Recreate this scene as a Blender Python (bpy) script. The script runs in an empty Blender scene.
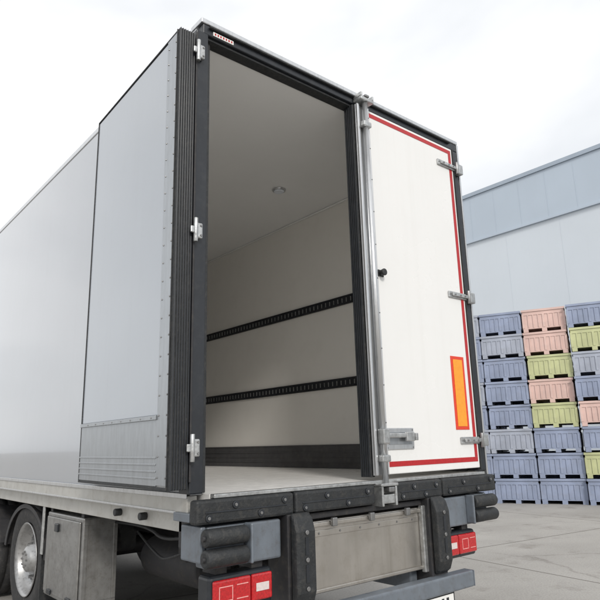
import bpy, bmesh, math, random
from mathutils import Vector, Matrix
random.seed(4)
S=bpy.context.scene
COL=bpy.context.collection
# ------------------------------------------------------------------ materials
def mat(name,col,rough=.5,metal=0.0,var=.06,vscale=3.0,bump=0.0,bscale=60,spec=.5,dirt=0.0,dirtcol=(.12,.10,.08),coat=0.0,stretch=(1,1,1),rvar=0.08,streak=0.0,streakcol=(.4,.38,.34),bdist=.01):
    m=bpy.data.materials.new(name);m.use_nodes=True
    n=m.node_tree.nodes;l=m.node_tree.links
    b=n["Principled BSDF"]
    tc=n.new("ShaderNodeTexCoord");mp=n.new("ShaderNodeMapping");mp.inputs['Scale'].default_value=stretch
    l.new(tc.outputs['Object'],mp.inputs[0])
    nz=n.new("ShaderNodeTexNoise");nz.inputs['Scale'].default_value=vscale;nz.inputs['Detail'].default_value=6
    l.new(mp.outputs[0],nz.inputs['Vector'])
    cr=n.new("ShaderNodeValToRGB")
    cr.color_ramp.elements[0].position=.3;cr.color_ramp.elements[1].position=.7
    cr.color_ramp.elements[0].color=(*[max(0,c*(1-var)) for c in col],1)
    cr.color_ramp.elements[1].color=(*[min(1,c*(1+var)) for c in col],1)
    l.new(nz.outputs[0],cr.inputs[0])
    last=cr.outputs[0]
    def layer(last,vec,scale,amt,dc,p0,p1):
        n2=n.new("ShaderNodeTexNoise");n2.inputs['Scale'].default_value=scale;n2.inputs['Detail'].default_value=10;n2.inputs['Roughness'].default_value=.7
        l.new(vec,n2.inputs['Vector'])
        r2=n.new("ShaderNodeValToRGB");r2.color_ramp.elements[0].position=p0;r2.color_ramp.elements[1].position=p1
        r2.color_ramp.elements[0].color=(0,0,0,1);r2.color_ramp.elements[1].color=(amt,amt,amt,1)
        l.new(n2.outputs[0],r2.inputs[0])
        mx=n.new("ShaderNodeMixRGB");mx.inputs[2].default_value=(*dc,1)
        l.new(r2.outputs[0],mx.inputs[0]);l.new(last,mx.inputs[1]);return mx.outputs[0]
    if dirt>0: last=layer(last,mp.outputs[0],vscale*2.3,dirt,dirtcol,.5,.72)
    if streak>0:
        ms_=n.new("ShaderNodeMapping");ms_.inputs['Scale'].default_value=(14,14,.45);l.new(tc.outputs['Object'],ms_.inputs[0])
        last=layer(last,ms_.outputs[0],1.0,streak,streakcol,.52,.75)
    l.new(last,b.inputs['Base Color'])
    mr=n.new("ShaderNodeMapRange");mr.inputs[3].default_value=max(.03,rough-rvar);mr.inputs[4].default_value=min(1,rough+rvar)
    l.new(nz.outputs[0],mr.inputs[0]);l.new(mr.outputs[0],b.inputs['Roughness'])
    b.inputs['Metallic'].default_value=metal
    b.inputs['Specular IOR Level'].default_value=spec
    if coat: b.inputs['Coat Weight'].default_value=coat
    if bump>0:
        n3=n.new("ShaderNodeTexNoise");n3.inputs['Scale'].default_value=bscale;n3.inputs['Detail'].default_value=4
        l.new(tc.outputs['Object'],n3.inputs['Vector'])
        bp=n.new("ShaderNodeBump");bp.inputs['Strength'].default_value=bump;bp.inputs['Distance'].default_value=bdist
        l.new(n3.outputs[0],bp.inputs['Height']);l.new(bp.outputs[0],b.inputs['Normal'])
    return m
M={}
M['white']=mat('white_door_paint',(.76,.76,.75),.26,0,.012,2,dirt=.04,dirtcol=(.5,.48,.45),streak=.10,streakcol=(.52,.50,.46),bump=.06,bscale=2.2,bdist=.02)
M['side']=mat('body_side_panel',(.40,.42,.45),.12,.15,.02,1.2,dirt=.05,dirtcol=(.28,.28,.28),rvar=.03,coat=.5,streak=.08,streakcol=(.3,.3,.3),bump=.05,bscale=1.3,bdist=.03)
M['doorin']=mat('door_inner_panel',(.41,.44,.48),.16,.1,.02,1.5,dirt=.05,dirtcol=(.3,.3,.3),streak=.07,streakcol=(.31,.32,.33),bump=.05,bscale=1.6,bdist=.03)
M['alu']=mat('aluminium_profile',(.60,.61,.62),.30,.85,.07,5,stretch=(8,8,.6),dirt=.25,dirtcol=(.28,.27,.26),bump=.10,bscale=30)
M['alu_plate']=mat('aluminium_kick_plate',(.36,.38,.40),.34,.7,.09,5,stretch=(6,6,1),dirt=.25,dirtcol=(.2,.19,.18),bump=.08,bscale=12)
M['galv']=mat('galvanised_steel',(.48,.49,.49),.38,.8,.22,26,dirt=.45,dirtcol=(.22,.19,.16),bump=.14,bscale=70)
M['lining']=mat('interior_lining',(.92,.895,.845),.42,0,.015,2,dirt=.10,dirtcol=(.62,.58,.52),bump=.05,bscale=140)
M['ceil']=mat('ceiling_lining',(.92,.915,.90),.5,0,.015,2)
M['kick']=mat('interior_kick_plate',(.11,.11,.115),.45,.3,.12,8,dirt=.35,dirtcol=(.22,.2,.18))
M['floor']=mat('cargo_floor',(.74,.73,.71),.5,0,.09,14,dirt=.35,dirtcol=(.42,.40,.37),bump=.2,bscale=220)
M['black']=mat('black_frame_paint',(.016,.019,.024),.35,0,.2,6,dirt=.3,dirtcol=(.065,.065,.065))
M['rubber']=mat('black_rubber',(.018,.020,.022),.6,0,.25,14,bump=.3,bscale=80,dirt=.5,dirtcol=(.075,.07,.062))
M['tyre']=mat('tyre_rubber',(.025,.025,.026),.8,0,.2,12,bump=.3,bscale=60,dirt=.5,dirtcol=(.11,.10,.09))
M['steelblue']=mat('grey_blue_painted_steel',(.15,.172,.20),.40,.1,.12,9,dirt=.45,dirtcol=(.08,.07,.06),bump=.06,bscale=30,streak=.3,streakcol=(.09,.08,.07))
M['platform']=mat('lift_platform_aluminium',(.48,.455,.42),.33,.85,.12,3,stretch=(1,1,1),dirt=.35,dirtcol=(.26,.22,.17),bump=.10,bscale=5,bdist=.02,streak=.35,streakcol=(.25,.22,.17))
M['chassis']=mat('chassis_dark_steel',(.026,.026,.029),.6,.1,.2,10,dirt=.5,dirtcol=(.08,.07,.055))
M['box']=mat('storage_box_steel',(.29,.29,.285),.40,.7,.16,14,dirt=.45,dirtcol=(.12,.10,.08),bump=.08,bscale=8,streak=.35,streakcol=(.14,.12,.09))
M['sill']=mat('side_sill_profile',(.46,.455,.43),.45,.2,.07,7,dirt=.4,dirtcol=(.24,.21,.17),streak=.25,streakcol=(.23,.20,.16))
M['red']=mat('red_reflective_tape',(.42,.014,.018),.35,0,.14,70,bump=.1,bscale=200)
M['orange']=mat('orange_reflector',(.88,.33,.025),.35,0,.08,60,bump=.1,bscale=200)
M['redor']=mat('red_marking_border',(.68,.05,.02),.35,0,.08,60)
M['lens_red']=mat('red_lamp_lens',(.46,.010,.014),.10,0,.25,90,coat=.6,bump=.15,bscale=120)
M['lens_guide']=mat('lamp_light_guide',(.78,.34,.32),.15,0,.1,60,coat=.6)
M['lens_clear']=mat('clear_lamp_lens',(.66,.58,.56),.12,0,.1,60,coat=.6)
M['lens_amber']=mat('amber_lamp_lens',(.85,.26,.02),.15,0,.1,60,coat=.6)
M['glass']=mat('dark_window_glass',(.02,.025,.03),.05,0,.1,2,coat=.5)
M['rim']=mat('wheel_rim_silver',(.42,.42,.42),.38,.75,.12,14,dirt=.55,dirtcol=(.08,.07,.06))
M['nut']=mat('steel_bolt',(.28,.28,.28),.35,.8,.1,30)
M['plate']=mat('licence_plate_white',(.78,.78,.76),.35,0,.03,8)
M['clad_hi']=mat('wall_cladding_upper',(.47,.54,.62),.5,0,.03,.6,dirt=.1,dirtcol=(.44,.5,.56),streak=.10,streakcol=(.42,.47,.52))
M['clad_lo']=mat('wall_cladding_lower',(.64,.69,.74),.5,0,.02,.6,dirt=.1,dirtcol=(.56,.6,.64),streak=.12,streakcol=(.53,.57,.61))
M['trim']=mat('roof_edge_trim',(.36,.42,.49),.4,.1,.05,2)
M['cblue']=mat('crate_plastic_blue',(.28,.325,.44),.5,0,.14,3,dirt=.35,dirtcol=(.25,.25,.27))
M['cblue2']=mat('crate_plastic_grey_blue',(.37,.40,.47),.5,0,.14,3,dirt=.35,dirtcol=(.28,.28,.28))
M['cgreen']=mat('crate_plastic_green',(.50,.52,.29),.5,0,.12,3,dirt=.35,dirtcol=(.36,.34,.26))
M['cpink']=mat('crate_plastic_pink',(.66,.47,.42),.5,0,.10,3,dirt=.35,dirtcol=(.45,.38,.34))
M['lampshell']=mat('interior_lamp_lens',(.80,.84,.9),.2,0,.03,9)
# ------------------------------------------------------------------ helpers
def empty(name,loc=(0,0,0),rz=0):
    e=bpy.data.objects.new(name,None);COL.objects.link(e);e.location=loc;e.rotation_euler=(0,0,rz);e.empty_display_size=.3
    return e
def finish(name,bm,m,parent=None,bevel=0,smooth=False,seg=2):
    me=bpy.data.meshes.new(name);bm.normal_update();bm.to_mesh(me);bm.free()
    o=bpy.data.objects.new(name,me);COL.objects.link(o)
    if m: me.materials.append(M[m] if isinstance(m,str) else m)
    if parent: o.parent=parent
    if bevel>0:
        b=o.modifiers.new('bevel','BEVEL');b.width=bevel;b.segments=seg;b.limit_method='ANGLE';b.angle_limit=.6
    if smooth:
        for p in me.polygons:p.use_smooth=True
    return o
def addbox(bm,x0,x1,y0,y1,z0,z1):
    v=[bm.verts.new(p) for p in ((x0,y0,z0),(x1,y0,z0),(x1,y1,z0),(x0,y1,z0),(x0,y0,z1),(x1,y0,z1),(x1,y1,z1),(x0,y1,z1))]
    for f in ((0,3,2,1),(4,5,6,7),(0,1,5,4),(1,2,6,5),(2,3,7,6),(3,0,4,7)): bm.faces.new([v[i] for i in f])
def box(name,x0,x1,y0,y1,z0,z1,m,parent=None,bevel=0.0,seg=2):
    bm=bmesh.new();addbox(bm,x0,x1,y0,y1,z0,z1)
    return finish(name,bm,m,parent,bevel,seg=seg)
def boxes(name,lst,m,parent=None,bevel=0.0):
    bm=bmesh.new()
    for b in lst:addbox(bm,*b)
    return finish(name,bm,m,parent,bevel)
def addcyl(bm,p0,p1,r,seg=24,r2=None):
    p0=Vector(p0);p1=Vector(p1);d=p1-p0;r2=r if r2 is None else r2
    q=d.to_track_quat('Z','Y').to_matrix().to_4x4()
    mtx=Matrix.Translation((p0+p1)/2)@q
    bmesh.ops.create_cone(bm,cap_ends=True,segments=seg,radius1=r,radius2=r2,depth=d.length,matrix=mtx)
def cyls(name,lst,m,parent=None,bevel=0,seg=24):
    bm=bmesh.new()
    for c in lst:addcyl(bm,c[0],c[1],c[2],seg)
    o=finish(name,bm,m,parent,bevel)
    for p in o.data.polygons:
        if len(p.vertices)==4:p.use_smooth=True
    return o
def hose(name,pts,r,m,parent):
    cu=bpy.data.curves.new(name,'CURVE');cu.dimensions='3D';sp=cu.splines.new('NURBS');sp.points.add(len(pts)-1)
    for i,p in enumerate(pts): sp.points[i].co=(*p,1)
    sp.use_endpoint_u=True;sp.order_u=3;cu.bevel_depth=r;cu.bevel_resolution=4
    o=bpy.data.objects.new(name,cu);COL.objects.link(o);o.parent=parent;cu.materials.append(M[m]);return o
def lathe(name,prof,center,m,parent=None,seg=48,sgn=1):
    bm=bmesh.new();rings=[]
    for (x,r) in prof:
        rings.append([bm.verts.new((center[0]+sgn*x,center[1]+r*math.cos(2*math.pi*i/seg),center[2]+r*math.sin(2*math.pi*i/seg))) for i in range(seg)])
    for a,b in zip(rings,rings[1:]):
        for i in range(seg):
            bm.faces.new((a[i],a[(i+1)%seg],b[(i+1)%seg],b[i]))
    bmesh.ops.recalc_face_normals(bm,faces=bm.faces)
    return finish(name,bm,m,parent,smooth=True)
def prism(name,pts,x0,x1,m,parent=None,bevel=0,seg=2):
    bm=bmesh.new()
    a=[bm.verts.new((x0,p[0],p[1])) for p in pts];b=[bm.verts.new((x1,p[0],p[1])) for p in pts]
    bm.faces.new(a);bm.faces.new(b[::-1])
    for i in range(len(pts)):
        j=(i+1)%len(pts);bm.faces.new((a[j],a[i],b[i],b[j]))
    bmesh.ops.recalc_face_normals(bm,faces=bm.faces)
    return finish(name,bm,m,parent,bevel,seg=seg)
def strip_bolts(name,pts,axis,r,h,m,parent):
    bm=bmesh.new()
    for p in pts:
        p=Vector(p);addcyl(bm,p,p+Vector(axis)*h,r,10,r*.75)
    return finish(name,bm,m,parent)
# ------------------------------------------------------------------ TRUCK
T=empty('refrigerated_box_truck')
L=7.6
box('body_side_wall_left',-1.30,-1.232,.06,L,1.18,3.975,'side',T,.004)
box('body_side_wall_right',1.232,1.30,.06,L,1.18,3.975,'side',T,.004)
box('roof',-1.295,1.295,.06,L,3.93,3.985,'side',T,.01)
box('front_bulkhead',-1.23,1.23,L-.08,L,1.19,3.92,'lining',T)
box('lining_left',-1.230,-1.222,.115,L-.085,1.186,3.896,'lining',T)
box('lining_right',1.222,1.230,.06,L-.085,1.186,3.896,'lining',T)
box('ceiling',-1.229,1.229,.115,L-.085,3.898,3.925,'ceil',T)
box('cargo_floor',-1.228,1.228,-.005,L-.085,1.10,1.184,'floor',T)
box('ceiling_cove_right',1.195,1.2215,.115,L-.09,3.88,3.897,'ceil',T,.008)
box('roof_edge_profile_left',-1.308,-1.26,.07,L,3.955,4.0,'alu',T,.006)
box('roof_edge_profile_right',1.26,1.308,.07,L,3.955,4.0,'alu',T,.006)
box('side_sill_left',-1.315,-1.255,.07,L,1.085,1.178,'sill',T,.006)
box('side_sill_right',1.255,1.315,.07,L,1.085,1.178,'sill',T,.006)
boxes('side_sill_lip_left',[(-1.323,-1.316,.07,L,1.165,1.19),(-1.323,-1.316,.07,L,1.085,1.097)],'alu',T,.002)
bm=bmesh.new();addcyl(bm,(.51,1.56,3.880),(.51,1.56,3.897),.065,28,.07)
finish('ceiling_lamp_ring',bm,'alu',T,.004)
bm=bmesh.new();addcyl(bm,(.51,1.56,3.868),(.51,1.56,3.8795),.045,28,.055)
finish('ceiling_lamp_lens',bm,'lampshell',T,.004)
for s,nm in ((1,'right'),(-1,'left')):
    xs=sorted((s*1.221,s*1.212))
    box('kick_plate_'+nm,xs[0],xs[1],.12,L-.09,1.186,1.41,'kick',T,.002)
    xs=sorted((s*1.221,s*1.205))
    boxes('kick_plate_ribs_'+nm,[(xs[0],xs[1],.12,L-.09,z,z+.012) for z in (1.235,1.285,1.335,1.40)],'kick',T,.002)
    for k,z in enumerate((2.83,2.004)):
        xs=sorted((s*1.221,s*1.213));xr=sorted((s*1.221,s*1.204));xt=sorted((s*1.2125,s*1.208))
        box('cargo_rail_%s_%d'%(nm,k),xs[0],xs[1],.1,L-.09,z-.045,z+.045,'black',T,.002)
        boxes('cargo_rail_lips_%s_%d'%(nm,k),[(xr[0],xr[1],.1,L-.09,z+.034,z+.046),(xr[0],xr[1],.1,L-.09,z-.046,z-.034)],'black',T,.002)
        boxes('cargo_rail_slots_%s_%d'%(nm,k),[(xt[0],xt[1],.14+i*.062,.14+i*.062+.009,z-.022,z+.022) for i in range(117)],'galv',T)
boxes('lining_joint_strips',[(1.217,1.2215,y,y+.03,1.42,3.865) for y in (5.1,)],'lining',T,.001)
# ---- rear frame
boxes('rear_frame_post_left',[(-1.345,-1.262,0,.11,1.19,3.91)],'black',T,.006)
boxes('rear_frame_post_left_reveal',[(-1.2615,-1.222,.045,.112,1.19,3.895)],'rubber',T,.004)
boxes('rear_frame_post_right',[(1.19,1.285,0,.11,1.19,3.90)],'black',T,.006)
box('rear_frame_header',-1.30,1.285,0,.11,3.903,3.972,'black',T,.006)
box('rear_header_trim',-1.315,1.30,-.006,.13,3.974,4.008,'alu',T,.006)
box('rear_corner_trim_right',1.287,1.306,-.006,.12,1.06,3.972,'alu',T,.004)
box('rear_corner_trim_left',-1.352,-1.340,-.012,-.002,1.25,3.88,'chassis',T,.003)
boxes('rear_header_gutter',[(-1.26,1.18,-.022,-.002,3.948,3.962),(-1.26,0.0,.02,.10,3.885,3.902)],'rubber',T,.004)
box('header_label_plate',-1.23,-1.08,-.006,-.001,3.912,3.938,'plate',T)
boxes('header_label_marks',[(-1.22+.02*i,-1.21+.02*i,-.0075,-.0065,3.918,3.932) for i in range(7)],'red',T)
# ---- sill / rubber bumper
box('rear_sill_beam',-1.345,1.30,.0,.16,1.055,1.098,'steelblue',T,.004)
box('rear_sill_edge',-1.225,1.19,-.05,-.006,1.165,1.186,'galv',T,.004)
segs=[(-1.345,-.72),(-.71,-.06),(.13,.62),(.63,1.28)]
boxes('rubber_bumper_strip',[(a,b,-.075,-.003,1.045,1.163) for a,b in segs],'rubber',T,.014)
boxes('rubber_bumper_grooves',[(a+.05,b-.05,-.079,-.074,1.098,1.106) for a,b in segs],'black',T,.002)
pts=[]
for a,b in segs:
    n=4
    for i in range(n): 
        x=a+.07+(b-a-.14)*i/(n-1);pts.append((x,-.074,1.13 if i%2 else 1.075))
cyls('rubber_bumper_bolt_recess',[(p,(p[0],-.083,p[2]),.019) for p in pts],'black',T,.003,16)
cyls('rubber_bumper_bolts',[((p[0],-.082,p[2]),(p[0],-.087,p[2]),.009) for p in pts],'nut',T,.001,6)
# ---- right (closed) rear door
D=T
box('right_door_panel',.02,1.183,-.018,.075,1.215,3.888,'white',D,.006)
box('right_door_edge_gasket',-.018,.019,-.008,.086,1.205,3.890,'rubber',D,.004)
boxes('right_door_edge_gasket_ribs',[(-.023,-.017,y,y+.008,1.205,3.888) for y in (-.002,.016,.034,.052,.070)],'black',D,.002)
boxes('right_door_hinge_gasket',[(1.184,1.192,-.028,-.004,1.2,3.89)],'rubber',D,.003)
tw=.034
boxes('red_contour_tape',[(.135,1.160,-.0205,-.0185,3.832,3.832+tw),(1.160-tw,1.160,-.0205,-.0185,1.262+tw+.001,3.831),(.150,1.160,-.0205,-.0185,1.262,1.262+tw)],'red',D)
boxes('hazard_marking_border',[(.915,1.085,-.0215,-.0187,1.50,2.06)],'redor',D,.002)
boxes('hazard_marking_centre',[(.942,1.058,-.0240,-.0218,1.525,2.035)],'orange',D,.001)
# locking bar + profile
box('lock_profile_strip',-.012,.118,-.030,-.0185,1.215,3.885,'alu',D,.004)
boxes('lock_profile_flanges',[(-.012,.012,-.050,-.031,1.215,3.885),(.104,.118,-.045,-.031,1.215,3.885)],'alu',D,.005)
cyls('lock_rod',[((.060,-.058,1.14),(.060,-.058,3.93),.021)],'alu',D,0,20)
boxes('lock_rod_guides',[(.018,.100,-.084,-.032,z-.022,z+.022) for z in (1.32,3.72)],'galv',D,.008)
strip_bolts('lock_profile_rivets',[(.111,-.045,1.30+.25*i) for i in range(11)],(0,-1,0),.005,.003,'nut',D)
boxes('lock_cam_keepers',[(-.005,.13,-.090,-.006,3.905,3.93),(-.005,.010,-.090,-.006,3.931,3.965),(.115,.13,-.090,-.006,3.931,3.965),
    (-.03,.13,-.105,-.006,1.150,1.168),(-.025,-.007,-.102,-.006,1.03,1.149),(.102,.120,-.102,-.006,1.03,1.149),(-.006,.101,-.094,-.08,1.045,1.10)],'galv',D,.004)
boxes('lock_cam_hooks',[(.036,.080,-.095,-.04,3.935,3.955),(.032,.084,-.115,-.045,1.115,1.145)],'nut',D,.006)
cyls('door_knob_stem',[((.165,-.018,2.60),(.165,-.06,2.60),.012)],'galv',D)
bm=bmesh.new();addcyl(bm,(.165,-.030,2.60),(.165,-.070,2.60),.02,20,.027)
finish('door_knob',bm,'rubber',D,.008)
box('door_knob_base',.130,.20,-.026,-.0187,2.575,2.625,'rubber',D,.006)
# handle assembly
box('handle_recess_plate',.121,.41,-.027,-.0187,1.372,1.515,'alu',D,.012)
box('handle_recess_pan',.150,.385,-.0305,-.0275,1.405,1.488,'alu_plate',D,.01)
boxes('handle_lever',[(.03,.34,-.072,-.056,1.450,1.480),(.28,.365,-.076,-.054,1.425,1.487)],'galv',D,.007)
boxes('handle_lever_clamp',[(.028,.092,-.094,-.04,1.41,1.51)],'galv',D,.01)
boxes('handle_lock_bracket',[(.365,.39,-.085,-.031,1.43,1.48)],'galv',D,.005)
strip_bolts('handle_plate_screws',[(x,-.027,z) for x in (.135,.397) for z in (1.385,1.502)],(0,-1,0),.006,.003,'nut',D)
# hinges right
for i,z in enumerate((3.71,2.56,1.42)):
    prism('right_hinge_leaf_%d'%i,[(-.033,z-.026),(-.033,z+.026),(-.0187,z+.026),(-.0187,z-.026)],.955,1.195,'galv',D,.006)
    boxes('right_hinge_arm_%d'%i,[(.99,1.20,-.047,-.034,z-.014,z+.014)],'galv',D,.005)
    boxes('right_hinge_bracket_%d'%i,[(1.215,1.285,-.052,-.001,z-.045,z+.045)],'galv',D,.008)
    cyls('right_hinge_pin_%d'%i,[((1.207,-.042,z-.055),(1.207,-.042,z+.055),.015)],'nut',D,.003,16)
    strip_bolts('right_hinge_bolts_%d'%i,[(.97,-.033,z),(1.02,-.047,z),(1.09,-.047,z),(1.15,-.047,z)],(0,-1,0),.008,.006,'nut',D)
# hinges left
for i,z in enumerate((3.74,2.60,1.42)):
    boxes('left_hinge_bracket_%d'%i,[(-1.345,-1.303,-.035,-.001,z-.045,z+.045)],'galv',D,.008)
    boxes('left_hinge_link_%d'%i,[(-1.38,-1.335,-.036,-.022,z-.020,z+.020)],'galv',D,.005)
    cyls('left_hinge_pin_%d'%i,[((-1.348,-.032,z-.07),(-1.348,-.032,z+.07),.013)],'galv',D,.003,16)
    strip_bolts('left_hinge_bolts_%d'%i,[(-1.315,-.035,z+.028),(-1.315,-.035,z-.028)],(0,-1,0),.008,.005,'nut',D)
# ---- left (open) door
DD=bpy.data.objects.new('open_left_door',None);COL.objects.link(DD);DD.parent=T
DD.location=(-1.358,-.005,0);DD.rotation_euler=(0,0,math.radians(-2.0))
W=1.37;z0,z1=1.215,3.868
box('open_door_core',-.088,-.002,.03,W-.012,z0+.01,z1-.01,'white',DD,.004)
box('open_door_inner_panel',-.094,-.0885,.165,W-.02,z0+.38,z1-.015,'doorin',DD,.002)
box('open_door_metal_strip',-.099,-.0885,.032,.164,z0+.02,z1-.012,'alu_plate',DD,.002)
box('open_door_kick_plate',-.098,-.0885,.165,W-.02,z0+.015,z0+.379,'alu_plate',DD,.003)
boxes('open_door_kick_ribs',[(-.102,-.0985,.165,W-.02,z,z+.010) for z in (z0+.05,z0+.085,z0+.12,z0+.155)]+[(-.108,-.0985,.165,W-.02,z0+.355,z0+.378)],'alu_plate',DD,.003)
strip_bolts('open_door_rivets',[(-.099,.050,z0+.06+.105*i) for i in range(25)]+[(-.099,.145,z0+.06+.105*i) for i in range(25)],(-1,0,0),.0055,.004,'nut',DD)
strip_bolts('open_door_kick_screws',[(-.108,.22+.14*i,z0+.366) for i in range(8)],(-1,0,0),.005,.003,'nut',DD)
boxes('open_door_hinge_edge',[(-.100,.004,.0,.029,z0,z1)],'rubber',DD,.005)
boxes('open_door_edge_gasket_ribs',[(x,x+.006,-.005,.001,z0,z1) for x in (-.098,-.083,-.068,-.053,-.038,-.023,-.008)],'black',DD,.002)
boxes('open_door_inner_gasket',[(-.106,-.089,.0235,.031,z0,z1),(-.100,-.089,W-.019,W-.011,z0,z1),(-.100,-.089,.032,W-.020,z1-.010,z1),(-.102,-.089,.032,W-.020,z0,z0+.013)],'rubber',DD,.002)
box('open_door_free_edge',-.095,.002,W-.011,W,z0,z1,'rubber',DD,.004)
boxes('open_door_top_cap',[(-.088,.0,.03,W-.012,z1-.009,z1+.002)],'black',DD,.003)
# ---- underbody / chassis
boxes('chassis_rails',[(-.46,-.36,.15,9.7,.72,.98),(.36,.46,.15,9.7,.72,.98)],'chassis',T,.01)
boxes('chassis_cross_members',[(-.36,.36,y,y+.1,.76,.93) for y in (.6,1.9,3.6,5.2,6.8,8.6)]+[(-1.2,1.2,y,y+.06,.99,1.084) for y in (.5,1.2,1.9,2.6,3.3,4.0,4.7,5.4,6.1,6.8,7.4)],'chassis',T,.006)
boxes('body_long_bearers',[(-.46,-.36,.17,L,.985,1.095),(.36,.46,.17,L,.985,1.095)],'chassis',T)
box('rear_cross_beam',-1.27,1.20,.10,.24,.90,1.05,'chassis',T,.01)
boxes('side_bearer_left',[(-1.27,-1.21,.2,L-.2,.985,1.083)],'sill',T,.004)
boxes('side_bearer_right',[(1.21,1.27,.2,L-.2,.985,1.083)],'sill',T,.004)
cyls('sill_plugs',[((-1.315,.62+ i*.35,1.04),(-1.271,.62+i*.35,1.04),.022) for i in range(2)],'rubber',T,.004,14)
cfg={'left':dict(s=-1,wi=.80,wo=1.27,ri=1.06,ro=1.31,b0=.625,b1=.765,l0=.855,l1=1.25),
     'right':dict(s=1,wi=.66,wo=1.14,ri=.93,ro=1.20,b0=.45,b1=.59,l0=.64,l1=1.00)}
for nm,c in cfg.items():
    s=c['s']
    def X(a,b): return sorted((s*a,s*b))
    xs=X(c['wi'],c['wo'])
    box('bumper_wing_'+nm,xs[0],xs[1],-.055,.06,.83,1.03,'steelblue',T,.012)
    xs=X(c['wo']+.001,c['wo']+.035)
    box('bumper_wing_end_'+nm,xs[0],xs[1],-.05,.15,.86,1.035,'steelblue',T,.01)
    xa,xb=X(c['ri'],c['ro'])
    cyls('bumper_rollers_'+nm,[((xa,-.095,.985),(xb,-.095,.985),.044),((xa,-.095,.888),(xb,-.095,.888),.044)],'rubber',T,.012,28)
    cyls('bumper_roller_axles_'+nm,[((xa-.012,-.095,z),(xb+.012,-.095,z),.014) for z in (.985,.888)],'chassis',T,.002,12)
    xs=X(c['ri']-.03,c['ri']-.012)
    boxes('bumper_roller_bracket_'+nm,[(xs[0],xs[1],-.125,-.054,.84,1.035)],'steelblue',T,.008)
    xs=X(c['b0'],c['b1'])
    prism('rubber_buffer_'+nm,[(-.085,1.06),(-.125,1.03),(-.148,.96),(-.148,.65),(-.125,.59),(-.085,.56)],xs[0],xs[1],'rubber',T,.018,3)
    xm=(xs[0]+xs[1])/2
    boxes('rubber_buffer_slots_'+nm,[(xm-.012,xm+.012,-.152,-.1485,z,z+.09) for z in (.70,.84)],'black',T,.001)
    cyls('rubber_buffer_bolts_'+nm,[((xm,-.1485,z),(xm,-.155,z),.013) for z in (.67,.815,.955)],'nut',T,.002,8)
    xs=X(c['b0']-.012,c['b1']+.012)
    box('buffer_mount_'+nm,xs[0],xs[1],-.084,.10,.50,1.048,'chassis',T,.006)
    xa,xb=X(c['l0'],c['l1'])
    box('tail_lamp_housing_'+nm,xa,xb,-.045,.07,.62,.795,'black',T,.02,3)
    fr=.62*(xb-xa-.03)
    ins=[xa+.015,xb-.015]
    if s<0: r0,r1,c0,c1=ins[0],ins[0]+fr,ins[0]+fr+.006,ins[1]
    else: r0,r1,c0,c1=ins[1]-fr,ins[1],ins[0],ins[1]-fr-.006
    box('tail_lamp_red_'+nm,r0,r1,-.066,-.044,.645,.775,'lens_red',T,.018,4)
    box('tail_lamp_end_'+nm,c0,c1,-.064,-.044,.645,.775,'lens_red',T,.018,4)
    w_=r1-r0
    boxes('tail_lamp_light_guides_'+nm,[(r0+.03,r0+.5*w_,-.0680,-.0665,.740,.745),(r0+.03,r0+.5*w_,-.0680,-.0665,.675,.680),(r0+.03,r0+.035,-.0680,-.0665,.681,.739),(r0+.5*w_-.005,r0+.5*w_,-.0680,-.0665,.681,.739),
        (r0+.6*w_,r1-.02,-.0680,-.0665,.740,.745),(r0+.6*w_,r1-.02,-.0680,-.0665,.675,.680)],'lens_guide',T,.001)
    boxes('tail_lamp_reverse_'+nm,[(c0+.025,c1-.025,-.0675,-.0645,.69,.73)],'lens_clear',T,.003)
    boxes('tail_lamp_bracket_'+nm,[(xa+.05,xa+.12,-.02,.10,.796,.829),(xb-.12,xb-.05,-.02,.10,.796,.829)],'chassis',T)
    hose('tail_lamp_cable_'+nm,[(xa+.2,.06,.72),(xa+.2,.14,.70),(xa+.24,.2,.60),(xa+.2,.28,.75),(xa+.15,.3,.9)],.008,'rubber',T)
    xs=X(.68,1.24)
    box('mud_flap_'+nm,xs[0],xs[1],2.52,2.535,.12,.80,'rubber',T,.004)
boxes('side_marker_lamp',[(1.21,1.26,-.02,.06,.835,.865)],'lens_amber',T,.006)
# ---- tail lift platform (folded under)
P0,P1=-.60,.435
boxes('lift_platform',[(P0,P1,-.02,.03,.60,.985)],'platform',T,.006)
boxes('lift_platform_ribs',[(P0+.005,P1-.005,-.038,-.021,.60,.622),(P0+.005,P1-.005,-.038,-.021,.955,.98)],'platform',T,.005)
boxes('lift_platform_side_frames',[(P0-.012,P0+.03,-.055,-.021,.58,1.0),(P1-.03,P1+.012,-.055,-.021,.58,1.0)],'galv',T,.006)
boxes('lift_platform_top_beam',[(P0,P1,-.03,.10,1.0,1.035)],'chassis',T,.006)
boxes('lift_platform_hinges',[(x,x+.04,-.065,-.040,.95,1.00) for x in (-.42,-.10,.24)],'nut',T,.006)
boxes('lift_platform_cover_strip',[(P0+.04,P1-.04,-.026,-.0205,.900,.935)],'platform',T,.003)
strip_bolts('lift_platform_bolts',[(x,-.026,.918) for x in (-.50,-.33,-.16,.01,.18,.33)],(0,-1,0),.007,.005,'nut',T)
cyls('lift_cylinders',[((-.25,.35,.60),(-.25,1.3,.68),.045),((.25,.35,.60),(.25,1.3,.68),.045)],'chassis',T)
boxes('lift_arms',[(-.55,-.48,.04,.9,.47,.58),(.36,.43,.04,.9,.47,.58)],'steelblue',T,.01)
box('underrun_bar',-.82,.80,-.15,-.06,.45,.555,'steelblue',T,.014,3)
boxes('underrun_bar_ends',[(-.830,-.821,-.148,-.062,.452,.553),(.801,.810,-.148,-.062,.452,.553)],'steelblue',T,.004)
boxes('underrun_brackets',[(-.70,-.60,-.06,.12,.42,.49),(.50,.60,-.06,.12,.42,.49)],'chassis',T,.006)
box('licence_plate',.12,.58,-.132,-.126,.345,.440,'plate',T,.003)
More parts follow.
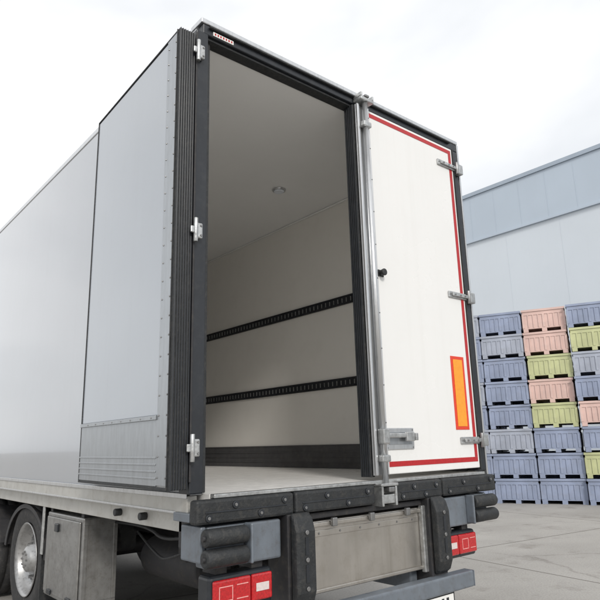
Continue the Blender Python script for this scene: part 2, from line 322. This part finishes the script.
box('licence_plate_holder',.10,.60,-.125,-.11,.335,.448,'black',T,.004)
boxes('licence_plate_characters',[(.15+.05*i,.175+.05*i,-.1335,-.1322,.360,.425) for i in range(8) if i not in (2,)],'black',T)
boxes('plate_bracket',[(.2,.26,-.11,-.0,.40,.448),(.4,.46,-.11,-.0,.40,.448)],'chassis',T)
# ---- storage box left
box('storage_box_left',-1.24,-.98,1.66,2.42,.34,.95,'box',T,.012)
box('storage_box_door',-1.254,-1.241,1.69,2.39,.37,.92,'box',T,.008)
boxes('storage_box_hanger',[(-1.23,-1.0,1.68,1.73,.951,.984),(-1.23,-1.0,2.34,2.39,.951,.984)],'chassis',T)
boxes('storage_box_latch',[(-1.272,-1.255,2.10,2.17,.82,.88)],'black',T,.006)
boxes('storage_box_hinges',[(-1.266,-1.255,y,y+.08,.365,.40) for y in (1.8,2.2)],'black',T,.003)
boxes('storage_box_rear_rim',[(-1.235,-.985,1.652,1.659,.90,.94),(-1.235,-.985,1.652,1.659,.35,.39),(-1.235,-1.205,1.652,1.659,.391,.899),(-1.015,-.985,1.652,1.659,.391,.899)],'box',T,.002)
boxes('side_mount_plates',[(-1.26,-1.25,2.45,2.50,.62,1.06)],'galv',T,.003)
cyls('air_tank',[((-.72,.75,.66),(-.72,1.55,.66),.14)],'chassis',T,.03,28)
hose('air_line_a',[(-1.12,.3,.95),(-1.10,.7,.86),(-1.02,1.1,.93),(-1.0,1.7,.90)],.010,'rubber',T)
hose('air_line_b',[(-1.05,.3,.90),(-1.12,.6,.78),(-1.0,1.0,.74),(-.9,1.5,.84)],.008,'rubber',T)
boxes('valve_block',[(-.98,-.90,.66,.76,.74,.84)],'chassis',T,.01)
cyls('axle_beams',[((-1.0,3.02,.52),(1.0,3.02,.52),.08),((-1.0,4.35,.52),(1.0,4.35,.52),.08)],'chassis',T)
boxes('air_bags',[(-.62,-.42,y,y+.22,.55,.98) for y in (2.5,3.3,4.0,4.6)]+[(.42,.62,y,y+.22,.55,.98) for y in (2.5,3.3,4.0,4.6)],'rubber',T,.04)
box('battery_box_right',.80,1.24,1.2,2.0,.40,.93,'box',T,.012)
for s,nm in ((-1,'left'),(1,'right')):
    x0,x1=sorted((s*1.245,s*1.215))
    boxes('side_guard_'+nm,[(x0,x1,5.2,7.3,.45,.56),(x0,x1,5.2,7.3,.72,.83)],'alu',T,.006)
    xx=sorted((s*1.214,s*1.17))
    boxes('side_guard_posts_'+nm,[(xx[0],xx[1],y,y+.06,.42,1.0) for y in (5.3,6.2,7.1)],'chassis',T)
    cyls('fuel_tank_'+nm,[((s*.82,5.4,.62),(s*.82,6.9,.62),.28)],'alu',T,.03,32)
TY=[(-.13,.30),(-.145,.36),(-.148,.43),(-.135,.478),(-.11,.495),(-.06,.502),(-.055,.490),(-.045,.490),(-.04,.503),(0,.505),(.04,.503),(.045,.490),(.055,.490),(.06,.502),(.11,.495),(.135,.478),(.148,.43),(.145,.36),(.13,.30)]
def wheel(nm,x,y,s,front=False):
    cz=.515
    lathe(nm+'_tyre',TY,(x,y,cz),'tyre',T,64)
    if front: pr=[(.135,.295),(.142,.302),(.148,.295),(.120,.27),(.10,.25),(.125,.22),(.14,.17),(.135,.11),(.19,.095),(.20,.07),(.20,0)]
    else: pr=[(.135,.295),(.142,.302),(.148,.295),(.12,.280),(.09,.27),(.05,.256),(.04,.24),(.045,.20),(.05,.15),(.055,.12),(.13,.105),(.145,.085),(.15,.05),(.15,0)]
    lathe(nm+'_rim',pr,(x,y,cz),'rim',T,48,s)
    xo=.13 if front else .044
    strip_bolts(nm+'_nuts',[(x+s*xo,y+.165*math.cos(a),cz+.165*math.sin(a)) for a in [i*math.pi/5 for i in range(10)]],(s,0,0),.018,.045,'nut',T)
    strip_bolts(nm+'_vents',[(x+s*(xo-.012),y+.218*math.cos(a),cz+.218*math.sin(a)) for a in [(i+.5)*math.pi/5 for i in range(10)]],(s,0,0),.026,.014,'black',T)
    strip_bolts(nm+'_hub',[(x+s*.145,y+.06*math.cos(a),cz+.06*math.sin(a)) for a in [i*math.pi/4 for i in range(8)]],(s,0,0),.010,.015,'nut',T)
for s,nm in ((-1,'left'),(1,'right')):
    for k,y in enumerate((3.02,4.35)):
        wheel('wheel_%s_%d'%(nm,k),s*1.07,y,s)
        lathe('inner_tyre_%s_%d'%(nm,k),TY,(s*.74,y,.515),'tyre',T,48)
        bm=bmesh.new();R0=.60;prev=None
        for i in range(25):
            a=math.radians(8+164*i/24)
            row=[bm.verts.new((s*xx,y+r*math.cos(a),.515+r*math.sin(a)*.76)) for xx,r in ((.60,R0),(1.235,R0),(1.235,R0-.045))]
            if prev:
                bm.faces.new((prev[0],prev[1],row[1],row[0]));bm.faces.new((prev[1],prev[2],row[2],row[1]))
            prev=row
        o=finish('mudguard_%s_%d'%(nm,k),bm,'chassis',T)
        so=o.modifiers.new('s','SOLIDIFY');so.thickness=.008
    wheel('wheel_front_%s'%nm,s*1.09,8.95,s,True)
cab=[(7.95,.75),(7.95,2.85),(8.3,3.05),(9.6,3.0),(9.95,2.15),(10.05,1.6),(10.05,.55),(9.55,.5),(9.5,.75),(9.35,1.0),(8.95,1.12),(8.55,1.0),(8.4,.75)]
prism('cab_shell',cab,-1.23,1.23,'white',T,.06)
prism('cab_windscreen',[(9.66,2.92),(9.98,2.15),(9.995,2.15),(9.675,2.92)],-1.08,1.08,'glass',T)
for s,nm in ((-1,'left'),(1,'right')):
    a,b=sorted((s*1.231,s*1.24))
    prism('cab_side_window_'+nm,[(8.55,1.95),(8.55,2.75),(9.45,2.75),(9.75,2.1),(9.75,1.9)],a,b,'glass',T)
    a,b=sorted((s*1.26,s*1.40))
    boxes('cab_mirror_'+nm,[(a,b,9.75,9.9,2.0,2.6)],'black',T,.03)
    a,b=sorted((s*.70,s*1.12))
    box('headlamp_'+nm,a,b,10.04,10.07,.75,.98,'lens_clear',T,.02)
boxes('cab_grille',[(-.9,.9,10.051,10.07,z,z+.07) for z in (1.1,1.22,1.34,1.46,1.58)],'black',T,.01)
box('refrigeration_unit',-1.0,1.0,7.61,7.93,2.9,3.75,'white',T,.04)
# ------------------------------------------------------------------ CRATES
def crate_mesh(name,m,w=.955,d=1.15,h=.545):
    bm=bmesh.new();hw=w/2;hd=d/2
    zb=.10;zt=h-.008
    addbox(bm,-hw+.02,hw-.02,-hd+.02,-hd+.045,zb,zt-.05)
    addbox(bm,-hw+.02,hw-.02,hd-.045,hd-.02,zb,zt-.05)
    addbox(bm,-hw+.02,-hw+.045,-hd+.046,hd-.046,zb,zt-.05)
    addbox(bm,hw-.045,hw-.02,-hd+.046,hd-.046,zb,zt-.05)
    addbox(bm,-hw+.01,hw-.01,-hd+.01,hd-.01,zb-.025,zb-.001)
    for (a,b,c,e) in ((-hw,hw,-hd,-hd+.05),(-hw,hw,hd-.05,hd),(-hw,-hw+.05,-hd+.051,hd-.051),(hw-.05,hw,-hd+.051,hd-.051)):
        addbox(bm,a,b,c,e,zt-.049,zt)
        addbox(bm,a*.985,b*.985,c*.985,e*.985,zt-.13,zt-.105)
    for i in range(9):
        x=-hw+.03+(w-.06)*i/8; ww=.020 if i not in (0,4,8) else .045
        for s in (-1,1):
            y0,y1=sorted((s*(hd-.019),s*(hd-.002)))
            addbox(bm,max(-hw+.005,x-ww/2),min(hw-.005,x+ww/2),y0,y1,zb,zt-.131)
    for i in range(9):
        y=-hd+.03+(d-.06)*i/8; ww=.020 if i not in (0,4,8) else .045
        for s in (-1,1):
            x0,x1=sorted((s*(hw-.019),s*(hw-.002)))
            addbox(bm,x0,x1,max(-hd+.021,y-ww/2),min(hd-.021,y+ww/2),zb,zt-.131)
    for x in (-hw+.07,0,hw-.07):
        for y in (-hd+.08,0,hd-.08):
            addbox(bm,x-.055,x+.055,y-.07,y+.07,.031,zb-.026)
        addbox(bm,x-.055,x+.055,-hd+.01,hd-.01,.0,.03)
    me=bpy.data.meshes.new(name);bm.to_mesh(me);bm.free();me.materials.append(M[m]);return me
CM={k:crate_mesh('crate_'+k,v) for k,v in (('b','cblue'),('g','cgreen'),('p','cpink'),('l','cblue2'))}
ang=math.atan2(-.908,.419)
dirv=Vector((.419,-.908,0));nor=Vector((.908,.419,0))
base=Vector((9.47,5.74,0))+dirv*.43
stacks=[(-1.94,-.0,'lbblblbb'),(-.97,0,'bblblbbl'),(0.0,0.0,'bblbbblb'),(.975,0.0,'bbbgpgpp'),(1.95,-.12,'bgbpblgb'),(2.93,-.1,'bbpbgbbl'),(3.91,0,'bgbbpbgb'),
        (0.0,1.2,'bblbbblb'),(.975,1.2,'bblpgbbp'),(1.95,1.1,'bbbgblbb'),(2.93,1.15,'bbbgbpbb')]
for i,(t,dn,cols) in enumerate(stacks):
    c=base+dirv*(t+.48)+nor*(.575+dn)
    E=empty('plastic_crate_stack' if i==0 else 'plastic_crate_stack.%03d'%i,c,ang)
    for k,ch in enumerate(cols):
        o=bpy.data.objects.new('crate_tier_%d'%(k+1),CM[ch]);COL.objects.link(o);o.parent=E
        o.location=(random.uniform(-.015,.015),random.uniform(-.03,.03),k*.548)
        o.rotation_euler=(0,0,random.uniform(-.018,.018)+ (math.pi if random.random()<.5 else 0))
# ------------------------------------------------------------------ WAREHOUSE
Wh=empty('warehouse_building',(16,0,0))
box('wall_lower',0,30,-22,24,0.3,8.62,'clad_lo',Wh)
box('plinth',-.05,30.05,-22.05,24.05,0,.299,'sill',Wh)
box('wall_upper',-.06,30.06,-22.06,24.06,8.70,10.42,'clad_hi',Wh)
box('band_flashing',-.09,30.09,-22.09,24.09,8.621,8.699,'clad_hi',Wh)
box('roof_edge',-.12,30.12,-22.12,24.12,10.421,10.56,'trim',Wh)
bm=bmesh.new()
y=-22
while y<24:
    addbox(bm,-.005,-.001,y,y+.02,.3,8.62); y+=2.0
finish('cladding_joints_lower',bm,'clad_lo',Wh)
bm=bmesh.new();y=-21.7
while y<24:
    addbox(bm,-.065,-.061,y,y+.025,8.70,10.42); y+=1.0
finish('cladding_ribs_upper',bm,'clad_hi',Wh)
boxes('roller_doors',[(-.05,-.013,y,y+3.6,.3,4.3) for y in (-18,-10)],'alu_plate',Wh,.01)
boxes('wall_horizontal_joint',[(-.02,-.0125,-22,24,4.9,4.93)],'clad_hi',Wh)
# ------------------------------------------------------------------ GROUND
bm=bmesh.new()
s=500
v=[bm.verts.new(p) for p in ((-s,-s,0),(s,-s,0),(s,s,0),(-s,s,0))];bm.faces.new(v)
g=finish('concrete_ground',bm,None)
m=bpy.data.materials.new('concrete_yard');m.use_nodes=True;n=m.node_tree.nodes;l=m.node_tree.links;b=n["Principled BSDF"]
tc=n.new("ShaderNodeTexCoord")
def noise(sc,det=8,ro=.6):
    k=n.new("ShaderNodeTexNoise");k.inputs['Scale'].default_value=sc;k.inputs['Detail'].default_value=det;k.inputs['Roughness'].default_value=ro
    l.new(tc.outputs['Object'],k.inputs['Vector']);return k
def ramp(src,p0,c0,p1,c1):
    r=n.new("ShaderNodeValToRGB");r.color_ramp.elements[0].position=p0;r.color_ramp.elements[1].position=p1
    r.color_ramp.elements[0].color=(*c0,1);r.color_ramp.elements[1].color=(*c1,1);l.new(src,r.inputs[0]);return r
a=ramp(noise(.45).outputs[0],.35,(.325,.31,.288),.65,(.41,.393,.367))
fine=ramp(noise(55,6).outputs[0],.3,(.80,.80,.80),.7,(1.12,1.12,1.12))
mx=n.new("ShaderNodeMixRGB");mx.blend_type='MULTIPLY';mx.inputs[0].default_value=1;l.new(a.outputs[0],mx.inputs[1]);l.new(fine.outputs[0],mx.inputs[2])
st=ramp(noise(1.7,10,.7).outputs[0],.54,(1,1,1),.72,(.66,.64,.62))
mx2=n.new("ShaderNodeMixRGB");mx2.blend_type='MULTIPLY';mx2.inputs[0].default_value=1;l.new(mx.outputs[0],mx2.inputs[1]);l.new(st.outputs[0],mx2.inputs[2])
br=n.new("ShaderNodeTexBrick");br.offset=0;br.inputs['Scale'].default_value=1;br.inputs['Brick Width'].default_value=4.2;br.inputs['Row Height'].default_value=4.2
br.inputs['Mortar Size'].default_value=.014;br.inputs['Color1'].default_value=(1,1,1,1);br.inputs['Color2'].default_value=(.93,.93,.93,1);br.inputs['Mortar'].default_value=(.42,.40,.38,1)
mpp=n.new("ShaderNodeMapping");mpp.inputs['Rotation'].default_value=(0,0,.14);mpp.inputs['Location'].default_value=(.8,1.3,0);l.new(tc.outputs['Object'],mpp.inputs[0]);l.new(mpp.outputs[0],br.inputs['Vector'])
mx3=n.new("ShaderNodeMixRGB");mx3.blend_type='MULTIPLY';mx3.inputs[0].default_value=1;l.new(mx2.outputs[0],mx3.inputs[1]);l.new(br.outputs[0],mx3.inputs[2])
vo=n.new("ShaderNodeTexVoronoi");vo.feature='DISTANCE_TO_EDGE';vo.inputs['Scale'].default_value=.2
wn=noise(2.2,6);va=n.new("ShaderNodeVectorMath");va.operation='MULTIPLY_ADD';va.inputs[1].default_value=(.5,.5,0);l.new(wn.outputs[1],va.inputs[0]);l.new(tc.outputs['Object'],va.inputs[2]);l.new(va.outputs[0],vo.inputs['Vector'])
ck=ramp(vo.outputs[0],.0008,(.6,.58,.56),.003,(1,1,1))
mx4=n.new("ShaderNodeMixRGB");mx4.blend_type='MULTIPLY';mx4.inputs[0].default_value=.6;l.new(mx3.outputs[0],mx4.inputs[1]);l.new(ck.outputs[0],mx4.inputs[2])
l.new(mx4.outputs[0],b.inputs['Base Color']);b.inputs['Roughness'].default_value=.85
bp_=n.new("ShaderNodeBump");bp_.inputs['Strength'].default_value=.3;bp_.inputs['Distance'].default_value=.01;l.new(fine.outputs[0],bp_.inputs['Height']);l.new(bp_.outputs[0],b.inputs['Normal'])
g.data.materials.append(m)
# ------------------------------------------------------------------ SKY + SUN
el=math.radians(31);az=math.radians(204)
w=bpy.data.worlds.new("World");S.world=w;w.use_nodes=True;n=w.node_tree.nodes;l=w.node_tree.links
for k in list(n):n.remove(k)
out=n.new("ShaderNodeOutputWorld");sky=n.new("ShaderNodeTexSky");sky.sky_type='NISHITA';sky.sun_disc=False;sky.sun_elevation=el;sky.sun_rotation=az;sky.dust_density=2
b1=n.new("ShaderNodeBackground");b1.inputs[1].default_value=.1;l.new(sky.outputs[0],b1.inputs[0])
tc=n.new("ShaderNodeTexCoord");mp=n.new("ShaderNodeMapping");mp.inputs['Scale'].default_value=(1,1,2.2);l.new(tc.outputs['Generated'],mp.inputs[0])
nz=n.new("ShaderNodeTexNoise");nz.inputs['Scale'].default_value=1.6;nz.inputs['Detail'].default_value=5;nz.inputs['Distortion'].default_value=.3;l.new(mp.outputs[0],nz.inputs['Vector'])
cr=n.new("ShaderNodeValToRGB");cr.color_ramp.elements[0].position=.36;cr.color_ramp.elements[1].position=.62
cr.color_ramp.elements[0].color=(.70,.72,.745,1);cr.color_ramp.elements[1].color=(1,1,1,1);l.new(nz.outputs[0],cr.inputs[0])
b2=n.new("ShaderNodeBackground");b2.inputs[1].default_value=1.33;l.new(cr.outputs[0],b2.inputs[0])
ms=n.new("ShaderNodeMixShader");ms.inputs[0].default_value=.9;l.new(b1.outputs[0],ms.inputs[1]);l.new(b2.outputs[0],ms.inputs[2]);l.new(ms.outputs[0],out.inputs[0])
sd=bpy.data.lights.new('sun','SUN');sd.energy=1.8;sd.angle=math.radians(11);sd.color=(1,.96,.90)
so=bpy.data.objects.new('sun',sd);COL.objects.link(so)
tosun=Vector((math.sin(az)*math.cos(el),math.cos(az)*math.cos(el),math.sin(el)))
so.rotation_euler=tosun.to_track_quat('Z','Y').to_euler();so.location=(0,-5,20)
# ------------------------------------------------------------------ CAMERA
y,p,r=.703,.235,-.026
f=Vector((math.sin(y)*math.cos(p),math.cos(y)*math.cos(p),math.sin(p)));r0=Vector((math.cos(y),-math.sin(y),0));u0=r0.cross(f)
rt=math.cos(r)*r0+math.sin(r)*u0;up=-math.sin(r)*r0+math.cos(r)*u0
cd=bpy.data.cameras.new('camera');co=bpy.data.objects.new('camera',cd);COL.objects.link(co)
mw=Matrix((rt,up,-f)).transposed().to_4x4();mw.translation=(-2.952,-2.805,1.427);co.matrix_world=mw
cd.sensor_width=36;cd.lens=36.02;cd.clip_start=.05;cd.clip_end=2000
S.camera=co
S.view_settings.view_transform='Standard';S.view_settings.look='None';S.view_settings.exposure=0
